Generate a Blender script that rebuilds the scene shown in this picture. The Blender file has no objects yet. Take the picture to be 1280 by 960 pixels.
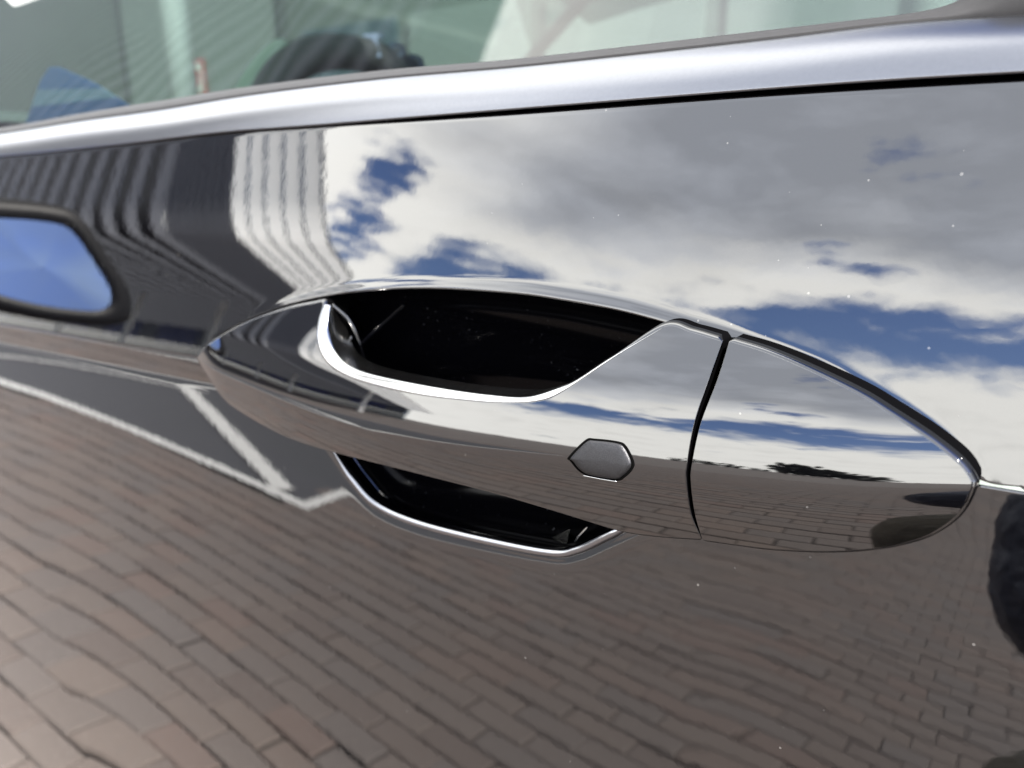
import bpy, bmesh, math, random
import numpy as np
from math import radians, sin, cos, tan, pi
from mathutils import Vector, Matrix

sc = bpy.context.scene
random.seed(4); np.random.seed(4)

# ------------------------------------------------------------------ camera
CAM = np.array([0.0, -0.17, 1.0]); YAW, PITCH, FPX = 36.0, -16.0, 920.0
cd = bpy.data.cameras.new('camera'); cam = bpy.data.objects.new('camera', cd)
sc.collection.objects.link(cam); sc.camera = cam
cd.sensor_width = 36; cd.lens = FPX / 1280 * 36
cd.clip_start = 0.005; cd.clip_end = 3000
cam.location = CAM; cam.rotation_euler = (radians(90 + PITCH), 0, radians(YAW))
cd.dof.use_dof = True; cd.dof.focus_distance = 0.185; cd.dof.aperture_fstop = 12.5
sc.view_settings.view_transform = 'Standard'; sc.view_settings.look = 'None'
sc.view_settings.gamma = 1; sc.view_settings.exposure = 2.75

# ------------------------------------------------------------------ node helpers
class NT:
    def __init__(s, tree): s.t = tree; tree.nodes.clear()
    def n(s, typ, ins=None, **kw):
        o = s.t.nodes.new(typ)
        for k, v in kw.items(): setattr(o, k, v)
        for k, v in (ins or {}).items(): s.set(o.inputs[k], v)
        return o
    def set(s, sock, v):
        if isinstance(v, bpy.types.NodeSocket): s.t.links.new(v, sock)
        elif isinstance(v, bpy.types.Node): s.t.links.new(v.outputs[0], sock)
        else:
            if hasattr(sock.default_value, '__len__') and isinstance(v, (tuple, list)) and len(sock.default_value) == 4 and len(v) == 3: v = (*v, 1)
            sock.default_value = v
    def m(s, op, a, b=0.0, c=None, clamp=False):
        o = s.t.nodes.new('ShaderNodeMath'); o.operation = op; o.use_clamp = clamp
        s.set(o.inputs[0], a); s.set(o.inputs[1], b)
        if c is not None: s.set(o.inputs[2], c)
        return o.outputs[0]
    def ss(s, v, lo, hi):                    # smoothstep lo..hi -> 0..1
        o = s.n('ShaderNodeMapRange', {'Value': v, 'From Min': lo, 'From Max': hi}, interpolation_type='SMOOTHSTEP')
        return o.outputs[0]
    def mix(s, f, a, b, mode='MIX'):
        o = s.t.nodes.new('ShaderNodeMix'); o.data_type = 'RGBA'; o.blend_type = mode
        s.set(o.inputs[0], f); s.set(o.inputs[6], a); s.set(o.inputs[7], b)
        return o.outputs[2]
    def noise(s, vec, scale, detail=4, rough=.5, dist=0.0):
        o = s.n('ShaderNodeTexNoise', {'Vector': vec, 'Scale': scale, 'Detail': detail, 'Roughness': rough, 'Distortion': dist})
        return o.outputs[0]

# ------------------------------------------------------------------ sky and sun
SUN_EL, SUN_AZ = 50.0, 122.0      # azimuth measured from +y (north) towards +x
w = bpy.data.worlds.new('World'); sc.world = w; w.use_nodes = True
T = NT(w.node_tree)
sky = T.n('ShaderNodeTexSky', sky_type='NISHITA', sun_disc=False, sun_elevation=radians(SUN_EL), sun_rotation=radians(SUN_AZ), air_density=1.0, dust_density=0.6, ozone_density=5.0)
co = T.n('ShaderNodeTexCoord').outputs['Generated']
sx = T.n('ShaderNodeSeparateXYZ', {0: co})
X, Y, Z = sx.outputs
el = T.m('MULTIPLY', T.m('ARCSINE', Z), 180 / pi)
az = T.m('MULTIPLY', T.m('ARCTAN2', T.m('MULTIPLY', X, -1), T.m('MULTIPLY', Y, -1)), 180 / pi)   # 0 faces the car's side, + towards its nose
zp = T.m('ADD', T.m('MAXIMUM', Z, 0.0), 0.16)
cp = T.n('ShaderNodeCombineXYZ', {0: T.m('DIVIDE', X, zp), 1: T.m('DIVIDE', Y, zp), 2: 0.0}).outputs[0]
n1 = T.noise(cp, 1.1, 7, .58, .25)
n2 = T.noise(cp, 3.4, 6, .6, .3)
n4 = T.noise(cp, 9.0, 5, .6, .3)
n3 = T.noise(cp, 0.55, 4, .5, .2)
# cloud cover: a broad grey deck overhead, a clear blue belt under its edge, a white bank near the horizon
elw = T.m('ADD', el, T.m('MULTIPLY', T.m('SUBTRACT', n1, .5), 11.0))
elw = T.m('ADD', elw, T.m('MULTIPLY', T.m('SUBTRACT', n2, .5), 8.0))
elw = T.m('ADD', elw, T.m('MULTIPLY', T.ss(az, 44.0, 51.0), 7.0))
deck = T.ss(elw, 13.7, 16.2)
bank = T.m('SUBTRACT', 1.0, T.ss(T.m('ADD', el, T.m('MULTIPLY', T.m('SUBTRACT', n2, .5), 8.0)), 9.0, 12.0))
front = T.m('MULTIPLY', T.ss(az, -75.0, -30.0), T.m('SUBTRACT', 1.0, T.ss(az, 120.0, 150.0)))
cover_f = T.m('MAXIMUM', deck, bank)
holes = T.ss(T.m('ADD', n1, T.m('MULTIPLY', T.m('SUBTRACT', n2, .5), .35)), .27, .35)
cover_f = T.m('MULTIPLY', cover_f, holes)
cover_b = T.ss(T.m('ADD', n1, T.m('MULTIPLY', T.m('SUBTRACT', n2, .5), .3)), .47, .62)
for ha, he, hr in ((51.0, 19.6, 1.6), (51.5, 14.2, 1.6)):      # two small windows of blue near the canopy
    da = T.m('SUBTRACT', az, ha); de = T.m('MULTIPLY', T.m('SUBTRACT', el, he), .8)
    dd = T.m('ADD', T.m('SQRT', T.m('ADD', T.m('MULTIPLY', da, da), T.m('MULTIPLY', de, de))), T.m('ADD', T.m('MULTIPLY', T.m('SUBTRACT', n2, .5), 9.0), T.m('MULTIPLY', T.m('SUBTRACT', n4, .5), 8.0)))
    cover_f = T.m('MULTIPLY', cover_f, T.ss(dd, hr * .2, hr * 1.7))
cover = T.m('ADD', T.m('MULTIPLY', cover_f, front), T.m('MULTIPLY', cover_b, T.m('SUBTRACT', 1.0, front)))
# cloud light: thin edges and the towering bank are white, the deck's belly is grey
thick = T.m('MULTIPLY', T.ss(elw, 15.5, 22.0), T.ss(T.m('ADD', n3, T.m('MULTIPLY', T.ss(az, 20.0, 50.0), -.16)), .28, .50))
lum = T.n('ShaderNodeMapRange', {'Value': T.m('ADD', thick, T.m('MULTIPLY', T.m('SUBTRACT', n2, .5), -1.0)), 'From Min': 0.0, 'From Max': 1.0, 'To Min': 1.0, 'To Max': 0.40}).outputs[0]
ccol = T.mix(thick, (.98, .97, .93, 1), (.87, .92, 1.03, 1))
cl = T.n('ShaderNodeVectorMath', {0: ccol, 'Scale': lum}, operation='SCALE').outputs[0]
bg1 = T.n('ShaderNodeBackground', {'Color': T.mix(1.0, sky.outputs[0], (.97, .94, 1.13, 1), 'MULTIPLY'), 'Strength': 0.075})
bg2 = T.n('ShaderNodeBackground', {'Color': cl, 'Strength': 1.2})
mx = T.n('ShaderNodeMixShader', {0: cover, 1: bg1.outputs[0], 2: bg2.outputs[0]})
T.n('ShaderNodeOutputWorld', {0: mx.outputs[0]})

sd = bpy.data.lights.new('sun', 'SUN'); sun = bpy.data.objects.new('sun', sd); sc.collection.objects.link(sun)
sd.energy = 4.5; sd.angle = radians(.5); sd.color = (1, .95, .88)
sv = Vector((sin(radians(SUN_AZ)) * cos(radians(SUN_EL)), cos(radians(SUN_AZ)) * cos(radians(SUN_EL)), sin(radians(SUN_EL))))
sun.rotation_euler = sv.to_track_quat('Z', 'Y').to_euler()

# ------------------------------------------------------------------ survey of the car's side (numpy only)
_f = np.array([-sin(radians(YAW)) * cos(radians(PITCH)), cos(radians(YAW)) * cos(radians(PITCH)), sin(radians(PITCH))])
_R = np.array([cos(radians(YAW)), sin(radians(YAW)), 0.]); _U = np.cross(_R, _f)

def ray(u, v):
    u = np.asarray(u, float); v = np.asarray(v, float)
    return _f + _R * ((u[..., None] - 640) / FPX) - _U * ((v[..., None] - 480) / FPX)

def bp(u, v, y):
    d = ray(u, v); t = (np.asarray(y) - CAM[1]) / d[..., 1]
    return CAM + d * t[..., None]

def spline(xs, ys):
    """natural cubic spline, linear beyond its ends"""
    xs = np.asarray(xs, float); ys = np.asarray(ys, float); n = len(xs); h = np.diff(xs)
    A = np.eye(n); b = np.zeros(n)
    for i in range(1, n - 1):
        A[i, i - 1:i + 2] = h[i - 1], 2 * (h[i - 1] + h[i]), h[i]
        b[i] = 3 * ((ys[i + 1] - ys[i]) / h[i] - (ys[i] - ys[i - 1]) / h[i - 1])
    c = np.linalg.solve(A, b); d = np.diff(c) / (3 * h); bb = np.diff(ys) / h - h * (2 * c[:-1] + c[1:]) / 3
    def f(x):
        x = np.asarray(x, float); i = np.clip(np.searchsorted(xs, x) - 1, 0, n - 2)
        xc = np.clip(x, xs[0], xs[-1]); t = xc - xs[i]
        y = ys[i] + bb[i] * t + c[i] * t * t + d[i] * t ** 3
        s0 = bb[0]; s1 = bb[-1] + 2 * c[-2] * h[-1] + 3 * d[-1] * h[-1] ** 2
        return y + np.where(x < xs[0], (x - xs[0]) * s0, 0) + np.where(x > xs[-1], (x - xs[-1]) * s1, 0)
    return f

def pchip(xs, ys):
    xs = np.asarray(xs, float); ys = np.asarray(ys, float); h = np.diff(xs); dl = np.diff(ys) / h
    m = np.zeros(len(xs)); m[0], m[-1] = dl[0], dl[-1]
    for i in range(1, len(xs) - 1):
        if dl[i - 1] * dl[i] > 0:
            w1 = 2 * h[i] + h[i - 1]; w2 = h[i] + 2 * h[i - 1]; m[i] = (w1 + w2) / (w1 / dl[i - 1] + w2 / dl[i])
    def f(x):
        x = np.asarray(x, float); xc = np.clip(x, xs[0], xs[-1])
        i = np.clip(np.searchsorted(xs, xc) - 1, 0, len(xs) - 2); t = (xc - xs[i]) / h[i]
        y = (1 + 2 * t) * (1 - t) ** 2 * ys[i] + t * (1 - t) ** 2 * h[i] * m[i] + t * t * (3 - 2 * t) * ys[i + 1] + t * t * (t - 1) * h[i] * m[i + 1]
        return y + np.where(x < xs[0], (x - xs[0]) * m[0], 0) + np.where(x > xs[-1], (x - xs[-1]) * m[-1], 0)
    return f

def sstep(x, a, b):
    t = np.clip((np.asarray(x, float) - a) / (b - a), 0, 1); return t * t * (3 - 2 * t)

def curve(pts, n=240, closed=False):
    """Catmull-Rom through 2-D points, resampled evenly"""
    P = np.asarray(pts, float)
    Q = np.vstack([P[-1], P, P[0], P[1]]) if closed else np.vstack([2 * P[0] - P[1], P, 2 * P[-1] - P[-2]])
    out = []
    for i in range(1, len(Q) - 2):
        for t in np.linspace(0, 1, 24, endpoint=False):
            a, b, c_, d_ = Q[i - 1:i + 3]
            out.append(.5 * (2 * b + (c_ - a) * t + (2 * a - 5 * b + 4 * c_ - d_) * t * t + (3 * b - a - 3 * c_ + d_) * t ** 3))
    out.append(Q[-2]); out = np.array(out)
    s = np.r_[0, np.cumsum(np.linalg.norm(np.diff(out, axis=0), axis=1))]
    q = np.linspace(0, s[-1], n)
    return np.stack([np.interp(q, s, out[:, k]) for k in range(out.shape[1])], 1)

class Side:
    """a body surface y(x,z) built from a crease line z = zc(x), its depth yc(x) and the slope angle above and below it"""
    def __init__(s, zc, yc, theta, x0, x1, w0, w1, nx=1600, nw=1600):
        s.zc, s.yc = zc, yc
        s.xs = np.linspace(x0, x1, nx); s.ws = np.linspace(w0, w1, nw)
        th = theta(s.xs[:, None], s.ws[None, :])
        g = np.tan(np.radians(th)); dw = s.ws[1] - s.ws[0]
        I = np.concatenate([np.zeros((nx, 1)), np.cumsum((g[:, 1:] + g[:, :-1]) * .5 * dw, 1)], 1)
        i0 = (0 - w0) / dw; k = int(i0); fr = i0 - k
        I -= (I[:, k] * (1 - fr) + I[:, k + 1] * fr)[:, None]
        s.I = I
    def y(s, x, z):
        x = np.asarray(x, float); z = np.asarray(z, float); w_ = z - s.zc(x)
        a = np.clip((x - s.xs[0]) / (s.xs[1] - s.xs[0]), 0, len(s.xs) - 1.001); i = a.astype(int); a = a - i
        b = np.clip((w_ - s.ws[0]) / (s.ws[1] - s.ws[0]), 0, len(s.ws) - 1.001); j = b.astype(int); b = b - j
        v = (s.I[i, j] * (1 - a) + s.I[i + 1, j] * a) * (1 - b) + (s.I[i, j + 1] * (1 - a) + s.I[i + 1, j + 1] * a) * b
        return v + s.yc(x)
    def hit(s, u, v, it=30):
        y_ = np.zeros(np.shape(u))
        for _ in range(it):
            p = bp(u, v, y_); y_ = .5 * y_ + .5 * s.y(p[..., 0], p[..., 2])
        return bp(u, v, y_)

# door skin
ZC = spline([-.9, -.5, -.2914, -.0057, .4], [.893, .9133, .9233, .9381, .9585])
def th_door(x, w_):
    t0 = spline([-.9, -.5, -.29, -.12, 0, .5], [16.5, 13.9, 12.6, 11.0, 10.0, 9.0])(x)
    k = .3 + .95 * sstep(x, -.33, -.03)
    up = t0 + np.degrees(np.arctan(np.clip(w_, 0, 1) * k))
    wl = np.clip(-w_, 0, 1); tl = 3.0 + 3.0 * sstep(x, -.5, 0.0)
    fa = -4.0 + 8.0 * sstep(x, -.06, .0)                 # narrow undercut facet below the crease, softening past the handle
    lo = fa + (tl - fa) * sstep(wl, .0100, .0145) - 17.0 * wl
    return np.where(w_ >= 0, up, lo)
DOOR = Side(ZC, lambda x: 0 * np.asarray(x), th_door, -1.3, .8, -.75, .25)

# handle: a proud bow over the crease
TIP, NOSE = -.2914, -.0057
HC_PX = np.array([(247, 447), (289, 468), (338, 488), (404, 511), (470, 528), (551, 546), (660, 562), (705, 568), (855, 586), (1000, 600), (1120, 607), (1215, 607)], float)
_yc = spline([0, .04, .1, .2, .35, .5, .65, .8, .9, 1], [0, -.0026, -.0050, -.0081, -.0112, -.0128, -.0129, -.0117, -.0102, -.0080])
def yc_h(x): return _yc(np.clip((np.asarray(x, float) - TIP) / (NOSE - TIP), 0, 1.02))
def track(px):                                # crease pixels -> x,z on the bow
    u, v = px[:, 0], px[:, 1]; y_ = np.zeros(len(u))
    for _ in range(60):
        p = bp(u, v, y_); y_ = .6 * y_ + .4 * yc_h(p[:, 0])
    return bp(u, v, y_)
_hc = track(HC_PX)
ZH = spline(_hc[:, 0], _hc[:, 2])
def th_handle(x, w_):
    t0 = spline([TIP, -.2, -.1, NOSE], [11.5, 10.5, 9.6, 9.6])(x)
    up = t0 + 1.2 * (1 - np.exp(-np.clip(w_, 0, 1) / .0015)) + np.degrees(np.clip(w_, 0, 1) * 10.0)
    q = (x - TIP) / (NOSE - TIP)
    s_ = .0012 + .002 * sstep(q, .2, .8)
    lo = t0 + (-1.5 - t0) * (1 - np.exp(np.clip(w_, -1, 0) / s_)) + np.degrees(np.clip(w_, -1, 0) * 9.0)
    return np.where(w_ >= 0, up, lo)
HAND = Side(ZH, yc_h, th_handle, TIP - .02, NOSE + .02, -.06, .06)

#SURVEY_END

# ------------------------------------------------------------------ objects
col = sc.collection
def mesh(name, V, Fc, mat, parent=None, smooth=True, sharp=None):
    me = bpy.data.meshes.new(name); me.from_pydata([tuple(map(float, v)) for v in V], [], [tuple(map(int, f)) for f in Fc])
    if smooth: me.shade_smooth()
    me.update()
    o = bpy.data.objects.new(name, me); col.objects.link(o)
    if mat: me.materials.append(mat)
    if parent: o.parent = parent
    return o
def empty(name, loc=(0, 0, 0), rz=0):
    o = bpy.data.objects.new(name, None); o.location = loc; o.rotation_euler.z = rz; o.empty_display_size = .05; col.objects.link(o); return o
def tag(o, label=None, cat=None, group=None, kind=None):
    for k, v in (('label', label), ('category', cat), ('group', group), ('kind', kind)):
        if v: o[k] = v
    return o
class MB:
    def __init__(s): s.v = []; s.f = []
    def box(s, x0, x1, y0, y1, z0, z1, M=None):
        b = len(s.v)
        P = [Vector((x, y, z)) for z in (z0, z1) for y in (y0, y1) for x in (x0, x1)]
        s.v += [tuple((M @ p) if M else p) for p in P]
        s.f += [tuple(b + i for i in q) for q in ((0, 2, 3, 1), (4, 5, 7, 6), (0, 1, 5, 4), (2, 6, 7, 3), (0, 4, 6, 2), (1, 3, 7, 5))]
    def grid(s, G, closed=False, flip=False):
        G = np.asarray(G); n, m = G.shape[:2]; b = len(s.v); s.v += [tuple(p) for p in G.reshape(-1, 3)]
        for i in range(n if closed else n - 1):
            for j in range(m - 1):
                i2 = (i + 1) % n; q = (b + i * m + j, b + i2 * m + j, b + i2 * m + j + 1, b + i * m + j + 1)
                s.f.append(q[::-1] if flip else q)
    def tube(s, P, r, n=8, caps=True):
        P = np.asarray(P, float); T_ = np.gradient(P, axis=0); T_ /= np.linalg.norm(T_, axis=1)[:, None]
        r = np.broadcast_to(np.asarray(r, float), (len(P),))
        up = np.array([0, 0, 1.]) if abs(T_[0][2]) < .9 else np.array([1., 0, 0]); rings = []
        for p, t, rr in zip(P, T_, r):
            a = np.cross(up, t); a /= np.linalg.norm(a); c = np.cross(t, a); up = c
            rings.append([p + rr * (cos(k) * a + sin(k) * c) for k in np.linspace(0, 2 * pi, n, endpoint=False)])
        b = len(s.v); s.v += [tuple(p) for R_ in rings for p in R_]
        for i in range(len(P) - 1):
            for k in range(n): s.f.append((b + i * n + k, b + i * n + (k + 1) % n, b + (i + 1) * n + (k + 1) % n, b + (i + 1) * n + k))
        if caps: s.f.append(tuple(b + k for k in range(n))[::-1]); s.f.append(tuple(b + (len(P) - 1) * n + k for k in range(n)))
    def build(s, name, mat, parent=None, smooth=False): return mesh(name, s.v, s.f, mat, parent, smooth)

def grid_mesh(name, G, mat, parent, flip=False):
    b = MB(); b.grid(G, flip=flip); return b.build(name, mat, parent, True)

# ------------------------------------------------------------------ materials
def material(name):
    m_ = bpy.data.materials.new(name); m_.use_nodes = True; return m_, NT(m_.node_tree)
def simple(name, colr, rough=.5, metal=0.0, ior=1.5, noise=None, bump=None, **kw):
    m_, t = material(name)
    c = (*colr, 1)
    obj_ = t.n('ShaderNodeTexCoord').outputs['Object']
    if noise:
        sc_, amt = noise; nz = t.noise(obj_, sc_, 5, .6)
        c = t.mix(nz, tuple(x * (1 - amt) for x in colr) + (1,), tuple(min(1, x * (1 + amt)) for x in colr) + (1,))
    ins = {'Base Color': c, 'Roughness': rough, 'Metallic': metal, 'IOR': ior}; ins.update(kw)
    p = t.n('ShaderNodeBsdfPrincipled', ins)
    if bump:
        sc_, st, di = bump
        t.set(p.inputs['Normal'], t.n('ShaderNodeBump', {'Height': t.noise(obj_, sc_, 3), 'Strength': st, 'Distance': di}))
    t.n('ShaderNodeOutputMaterial', {0: p.outputs[0]}); return m_

def paint_material(name, orange, dust):
    """deep black clear-coated paint: faint orange peel, a few dust specks and hairline scratches"""
    m_, t = material(name)
    ob = t.n('ShaderNodeTexCoord').outputs['Object']
    peel = t.noise(ob, 240, 2, .45)
    bump = t.n('ShaderNodeBump', {'Height': peel, 'Strength': 1.0, 'Distance': orange})
    xyz = t.n('ShaderNodeSeparateXYZ', {0: ob}).outputs; flat = t.n('ShaderNodeCombineXYZ', {0: xyz[0], 1: xyz[2], 2: 0.0}).outputs[0]
    vo = t.n('ShaderNodeTexVoronoi', {'Vector': flat, 'Scale': 115.0}, feature='F1', voronoi_dimensions='2D')
    rnd = t.n('ShaderNodeSeparateColor', {0: vo.outputs['Color']}).outputs
    spot = t.m('MULTIPLY', t.m('LESS_THAN', vo.outputs['Distance'], t.m('MULTIPLY', t.m('POWER', rnd[1], 2.0), .040)), t.m('GREATER_THAN', rnd[0], 1 - dust))
    # hairlines: stretched cells, thin ridges only where a mask lets them be
    mp = t.n('ShaderNodeMapping', {'Vector': ob, 'Rotation': (0, .5, 0), 'Scale': (20, 20, 120)})
    vl = t.n('ShaderNodeTexVoronoi', {'Vector': t.n('ShaderNodeVectorMath', {0: mp.outputs[0], 1: t.n('ShaderNodeTexNoise', {'Vector': ob, 'Scale': 30.0}).outputs[1]}, operation='ADD').outputs[0], 'Scale': 1.0}, feature='DISTANCE_TO_EDGE')
    line = t.m('MULTIPLY', t.m('LESS_THAN', vl.outputs['Distance'], .006), t.ss(t.noise(ob, 40, 2), .63, .68))
    dirt = t.m('MAXIMUM', spot, t.m('MULTIPLY', line, .035))
    base = t.mix(dirt, (.0006, .0006, .0008, 1), (.05, .049, .047, 1))
    haze = t.m('MULTIPLY', t.ss(t.noise(ob, 9, 5, .65), .35, .8), .05)
    p = t.n('ShaderNodeBsdfPrincipled', {'Base Color': base, 'Roughness': t.m('ADD', .012, t.m('MULTIPLY', haze, .5)), 'IOR': 1.85, 'Normal': bump})
    t.n('ShaderNodeOutputMaterial', {0: p.outputs[0]}); return m_

M_PAINT = paint_material('black_paint', .0000065, .20)
M_HPAINT = paint_material('black_handle_paint', .000003, .16)
def pocket_material():
    m_, t = material('pocket_plastic')
    ob = t.n('ShaderNodeTexCoord').outputs['Object']
    mask = t.ss(t.noise(ob, 55, 3), .50, .68); lines = 0.0
    for k, (rot, scl) in enumerate(((.4, 260), (-.7, 300), (1.3, 240))):
        mp = t.n('ShaderNodeMapping', {'Vector': ob, 'Rotation': (0, rot, 0), 'Scale': (25, 25, scl)})
        v = t.n('ShaderNodeTexVoronoi', {'Vector': mp.outputs[0], 'Scale': 1.0}, feature='DISTANCE_TO_EDGE')
        lines = t.m('MAXIMUM', lines, t.m('LESS_THAN', v.outputs['Distance'], .012))
    xyz = t.n('ShaderNodeSeparateXYZ', {0: ob}).outputs; flat = t.n('ShaderNodeCombineXYZ', {0: xyz[0], 1: xyz[2], 2: 0.0}).outputs[0]
    vo = t.n('ShaderNodeTexVoronoi', {'Vector': flat, 'Scale': 300.0}, voronoi_dimensions='2D')
    sp = t.m('LESS_THAN', vo.outputs['Distance'], t.m('MULTIPLY', t.n('ShaderNodeSeparateColor', {0: vo.outputs['Color']}).outputs[0], .07))
    d = t.m('MULTIPLY', t.m('MAXIMUM', t.m('MULTIPLY', lines, .02), sp), t.m('ADD', .05, t.m('MULTIPLY', mask, .6)))
    p = t.n('ShaderNodeBsdfPrincipled', {'Base Color': t.mix(d, (.0008, .0008, .0012, 1), (.09, .09, .095, 1)), 'Roughness': .10, 'IOR': 1.2, 'Specular IOR Level': .3})
    t.n('ShaderNodeOutputMaterial', {0: p.outputs[0]}); return m_
M_POCKET = pocket_material()
M_ALU = simple('satin_aluminium', (.132, .136, .148), .28, 1.0, noise=(900, .08), bump=(1500, .25, .00003))
M_EDGE = simple('bright_edge_metal', (.34, .34, .335), .16, 1.0)
M_RUBBER = simple('seal_rubber', (.012, .0118, .0125), .6, bump=(2500, .3, .00005), noise=(400, .3), **{'Specular IOR Level': .2})
def matt(name, c):
    m_, t = material(name); t.n('ShaderNodeOutputMaterial', {0: t.n('ShaderNodeBsdfDiffuse', {0: c}).outputs[0]}); return m_
M_SIDE = matt('handle_side_black', (.0012, .0012, .0014, 1)); M_BLACK = matt('gap_black', (.0015, .0015, .0015, 1))
def button_material():
    m_, t = material('button_plastic'); ob = t.n('ShaderNodeTexCoord').outputs['Object']
    nz = t.noise(ob, 3800, 2, .7)
    b = t.n('ShaderNodeBump', {'Height': nz, 'Strength': .55, 'Distance': .00012})
    p = t.n('ShaderNodeBsdfPrincipled', {'Base Color': t.mix(nz, (.008, .008, .009, 1), (.050, .050, .053, 1)), 'Roughness': .42, 'Metallic': .85, 'Normal': b})
    t.n('ShaderNodeOutputMaterial', {0: p.outputs[0]}); return m_
M_BUTTON = button_material()
def glass_material(nm, tint):
    m_, t = material(nm)
    ge = t.n('ShaderNodeNewGeometry'); dt = t.m('ABSOLUTE', t.n('ShaderNodeVectorMath', {0: ge.outputs['Incoming'], 1: ge.outputs['Normal']}, operation='DOT_PRODUCT').outputs['Value'])
    fr = t.m('ADD', .055, t.m('MULTIPLY', .945, t.m('POWER', t.m('SUBTRACT', 1.0, dt, clamp=True), 5.0)))
    tr = t.n('ShaderNodeBsdfTransparent', {0: tint}); gl = t.n('ShaderNodeBsdfGlossy', {0: (1, 1, 1, 1), 'Roughness': .0})
    mx_ = t.n('ShaderNodeMixShader', {0: fr, 1: tr.outputs[0], 2: gl.outputs[0]})
    t.n('ShaderNodeOutputMaterial', {0: mx_.outputs[0]}); return m_
def translucent(nm, c0_, share):
    m_, t = material(nm); ob = t.n('ShaderNodeTexCoord').outputs['Object']
    c = t.mix(t.noise(ob, 1.2, 5, .6), tuple(x * .93 for x in c0_) + (1,), tuple(x * 1.07 for x in c0_) + (1,))
    a = t.n('ShaderNodeBsdfDiffuse', {0: c}); b2 = t.n('ShaderNodeBsdfTranslucent', {0: c}); mm = t.n('ShaderNodeMixShader', {0: share, 1: a.outputs[0], 2: b2.outputs[0]}); t.n('ShaderNodeOutputMaterial', {0: mm.outputs[0]}); return m_
M_GLASS = glass_material('tinted_glass', (.25, .305, .288, 1)); M_CLEAR = glass_material('clear_glass', (.52, .585, .56, 1)); M_DARKGLASS = glass_material('dark_glass', (.46, .53, .50, 1))

# ------------------------------------------------------------------ the car
car = empty('parked_car', (-.5, .9, 0))
tag(car, 'glossy black parked car with satin metal window trim and a bow door handle', 'car')
_keep = car.matrix_basis.inverted()
def own(o, parent):            # parent without moving
    o.parent = parent
    m_ = Matrix.Identity(4); q = parent
    while q: m_ = q.matrix_basis @ m_ if q.parent is None else m_; q = q.parent
    o.matrix_parent_inverse = m_.inverted() if parent.parent is None else Matrix.Identity(4)
    return o
def carpart(name, V, Fc, mat, parent=None, smooth=True):
    o = mesh(name, V, Fc, mat, None, smooth); return own(o, parent or car)
def cargrid(name, G, mat, parent=None, flip=False):
    b = MB(); b.grid(G, flip=flip); return carpart(name, b.v, b.f, mat, parent)
def frommb(name, b, mat, parent=None, smooth=False): return carpart(name, b.v, b.f, mat, parent, smooth)

LIP = [(247, 447), (262, 428), (300, 404), (350, 384), (400, 371), (460, 362), (540, 359), (640, 365), (700, 373), (780, 388), (860, 410), (909, 424), (1014, 461), (1075, 493), (1131, 524), (1170, 551), (1194, 572), (1215, 592), (1240, 604), (1275, 609)]
REC = [(402, 545), (417, 567), (440, 600), (470, 632), (520, 655), (600, 676), (688, 693), (722, 689), (755, 674), (780, 662), (830, 638), (860, 612)]
TRIMGAP = [(-200, 215), (0, 198), (150, 183), (280, 169), (400, 160), (640, 146), (960, 123), (1280, 105), (1420, 97)]
def onto(px, n=400):
    c_ = curve(px, n); p = DOOR.hit(c_[:, 0], c_[:, 1]); return p[:, [0, 2]]

lip_xz = onto(LIP, 500); rec_xz = onto(REC, 300); gap_xz = onto(TRIMGAP, 200)
_o = np.argsort(gap_xz[:, 0]); Z_TOP = spline(gap_xz[_o, 0][::12], gap_xz[_o, 1][::12])
X0, X1 = -.95, .085
xl = np.r_[np.linspace(X0, -.56, 40, endpoint=False), np.linspace(-.56, lip_xz[0, 0], 260, endpoint=False)]
xr = np.linspace(lip_xz[-1, 0], X1, 60)[1:]
low = np.vstack([np.stack([xl, ZC(xl)], 1), lip_xz, np.stack([xr, ZC(xr)], 1)])
lipmask = np.r_[np.zeros(len(xl)), sstep(np.arange(500), 0, 90) * (1 - sstep(np.arange(500), 455, 499)), np.zeros(len(xr))]

def dist_to(P, xs, zs):
    """shortest distance from points to a polyline"""
    q = np.stack([xs.ravel(), zs.ravel()], 1); out = np.empty(len(q))
    for i in range(0, len(q), 4000):
        out[i:i + 4000] = np.sqrt(((q[i:i + 4000, None] - P[None]) ** 2).sum(2).min(1))
    return out.reshape(xs.shape)

rows = np.r_[np.linspace(0, .15, 40, endpoint=False), np.linspace(.15, 1, 60)]
topx = np.interp(low[:, 0], [X0, X1], [X0, X1]); top = np.stack([topx, Z_TOP(topx)], 1)
xs = low[:, 0][:, None] * (1 - rows) + top[:, 0][:, None] * rows
zs = low[:, 1][:, None] * (1 - rows) + top[:, 1][:, None] * rows
ys = DOOR.y(xs, zs)
dl = dist_to(lip_xz[40:470], xs, zs)
ys -= lipmask[:, None] * .0004 * np.exp(-(dl / .0020) ** 2)
G = np.stack([xs, ys, zs], 2)
# the edge rolls over and runs back into the pocket
dT = np.gradient(low, axis=0); dT /= np.linalg.norm(dT, axis=1)[:, None]; nO = np.stack([dT[:, 1], -dT[:, 0]], 1)   # points down, out of the panel
r_ = .0006 * lipmask
roll = []
for a in np.linspace(pi / 2, 0, 7)[1:]:
    roll.append(np.stack([low[:, 0] + nO[:, 0] * r_ * cos(a), ys[:, 0] + r_ * (1 - sin(a)), low[:, 1] + nO[:, 1] * r_ * cos(a)], 1))
for d_ in (.003, .007, .012):
    e = roll[5].copy(); e[:, 1] += d_ * np.maximum(lipmask, .02); roll.append(e)
Gu = np.concatenate([np.stack(roll[::-1], 1), G], 1)
toproll = []
for a in np.linspace(0, pi / 2, 5)[1:]:
    e = G[:, -1].copy(); e[:, 1] += .0012 * (1 - cos(a)) + .0001; e[:, 2] += .0012 * sin(a) ; toproll.append(e)
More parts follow.
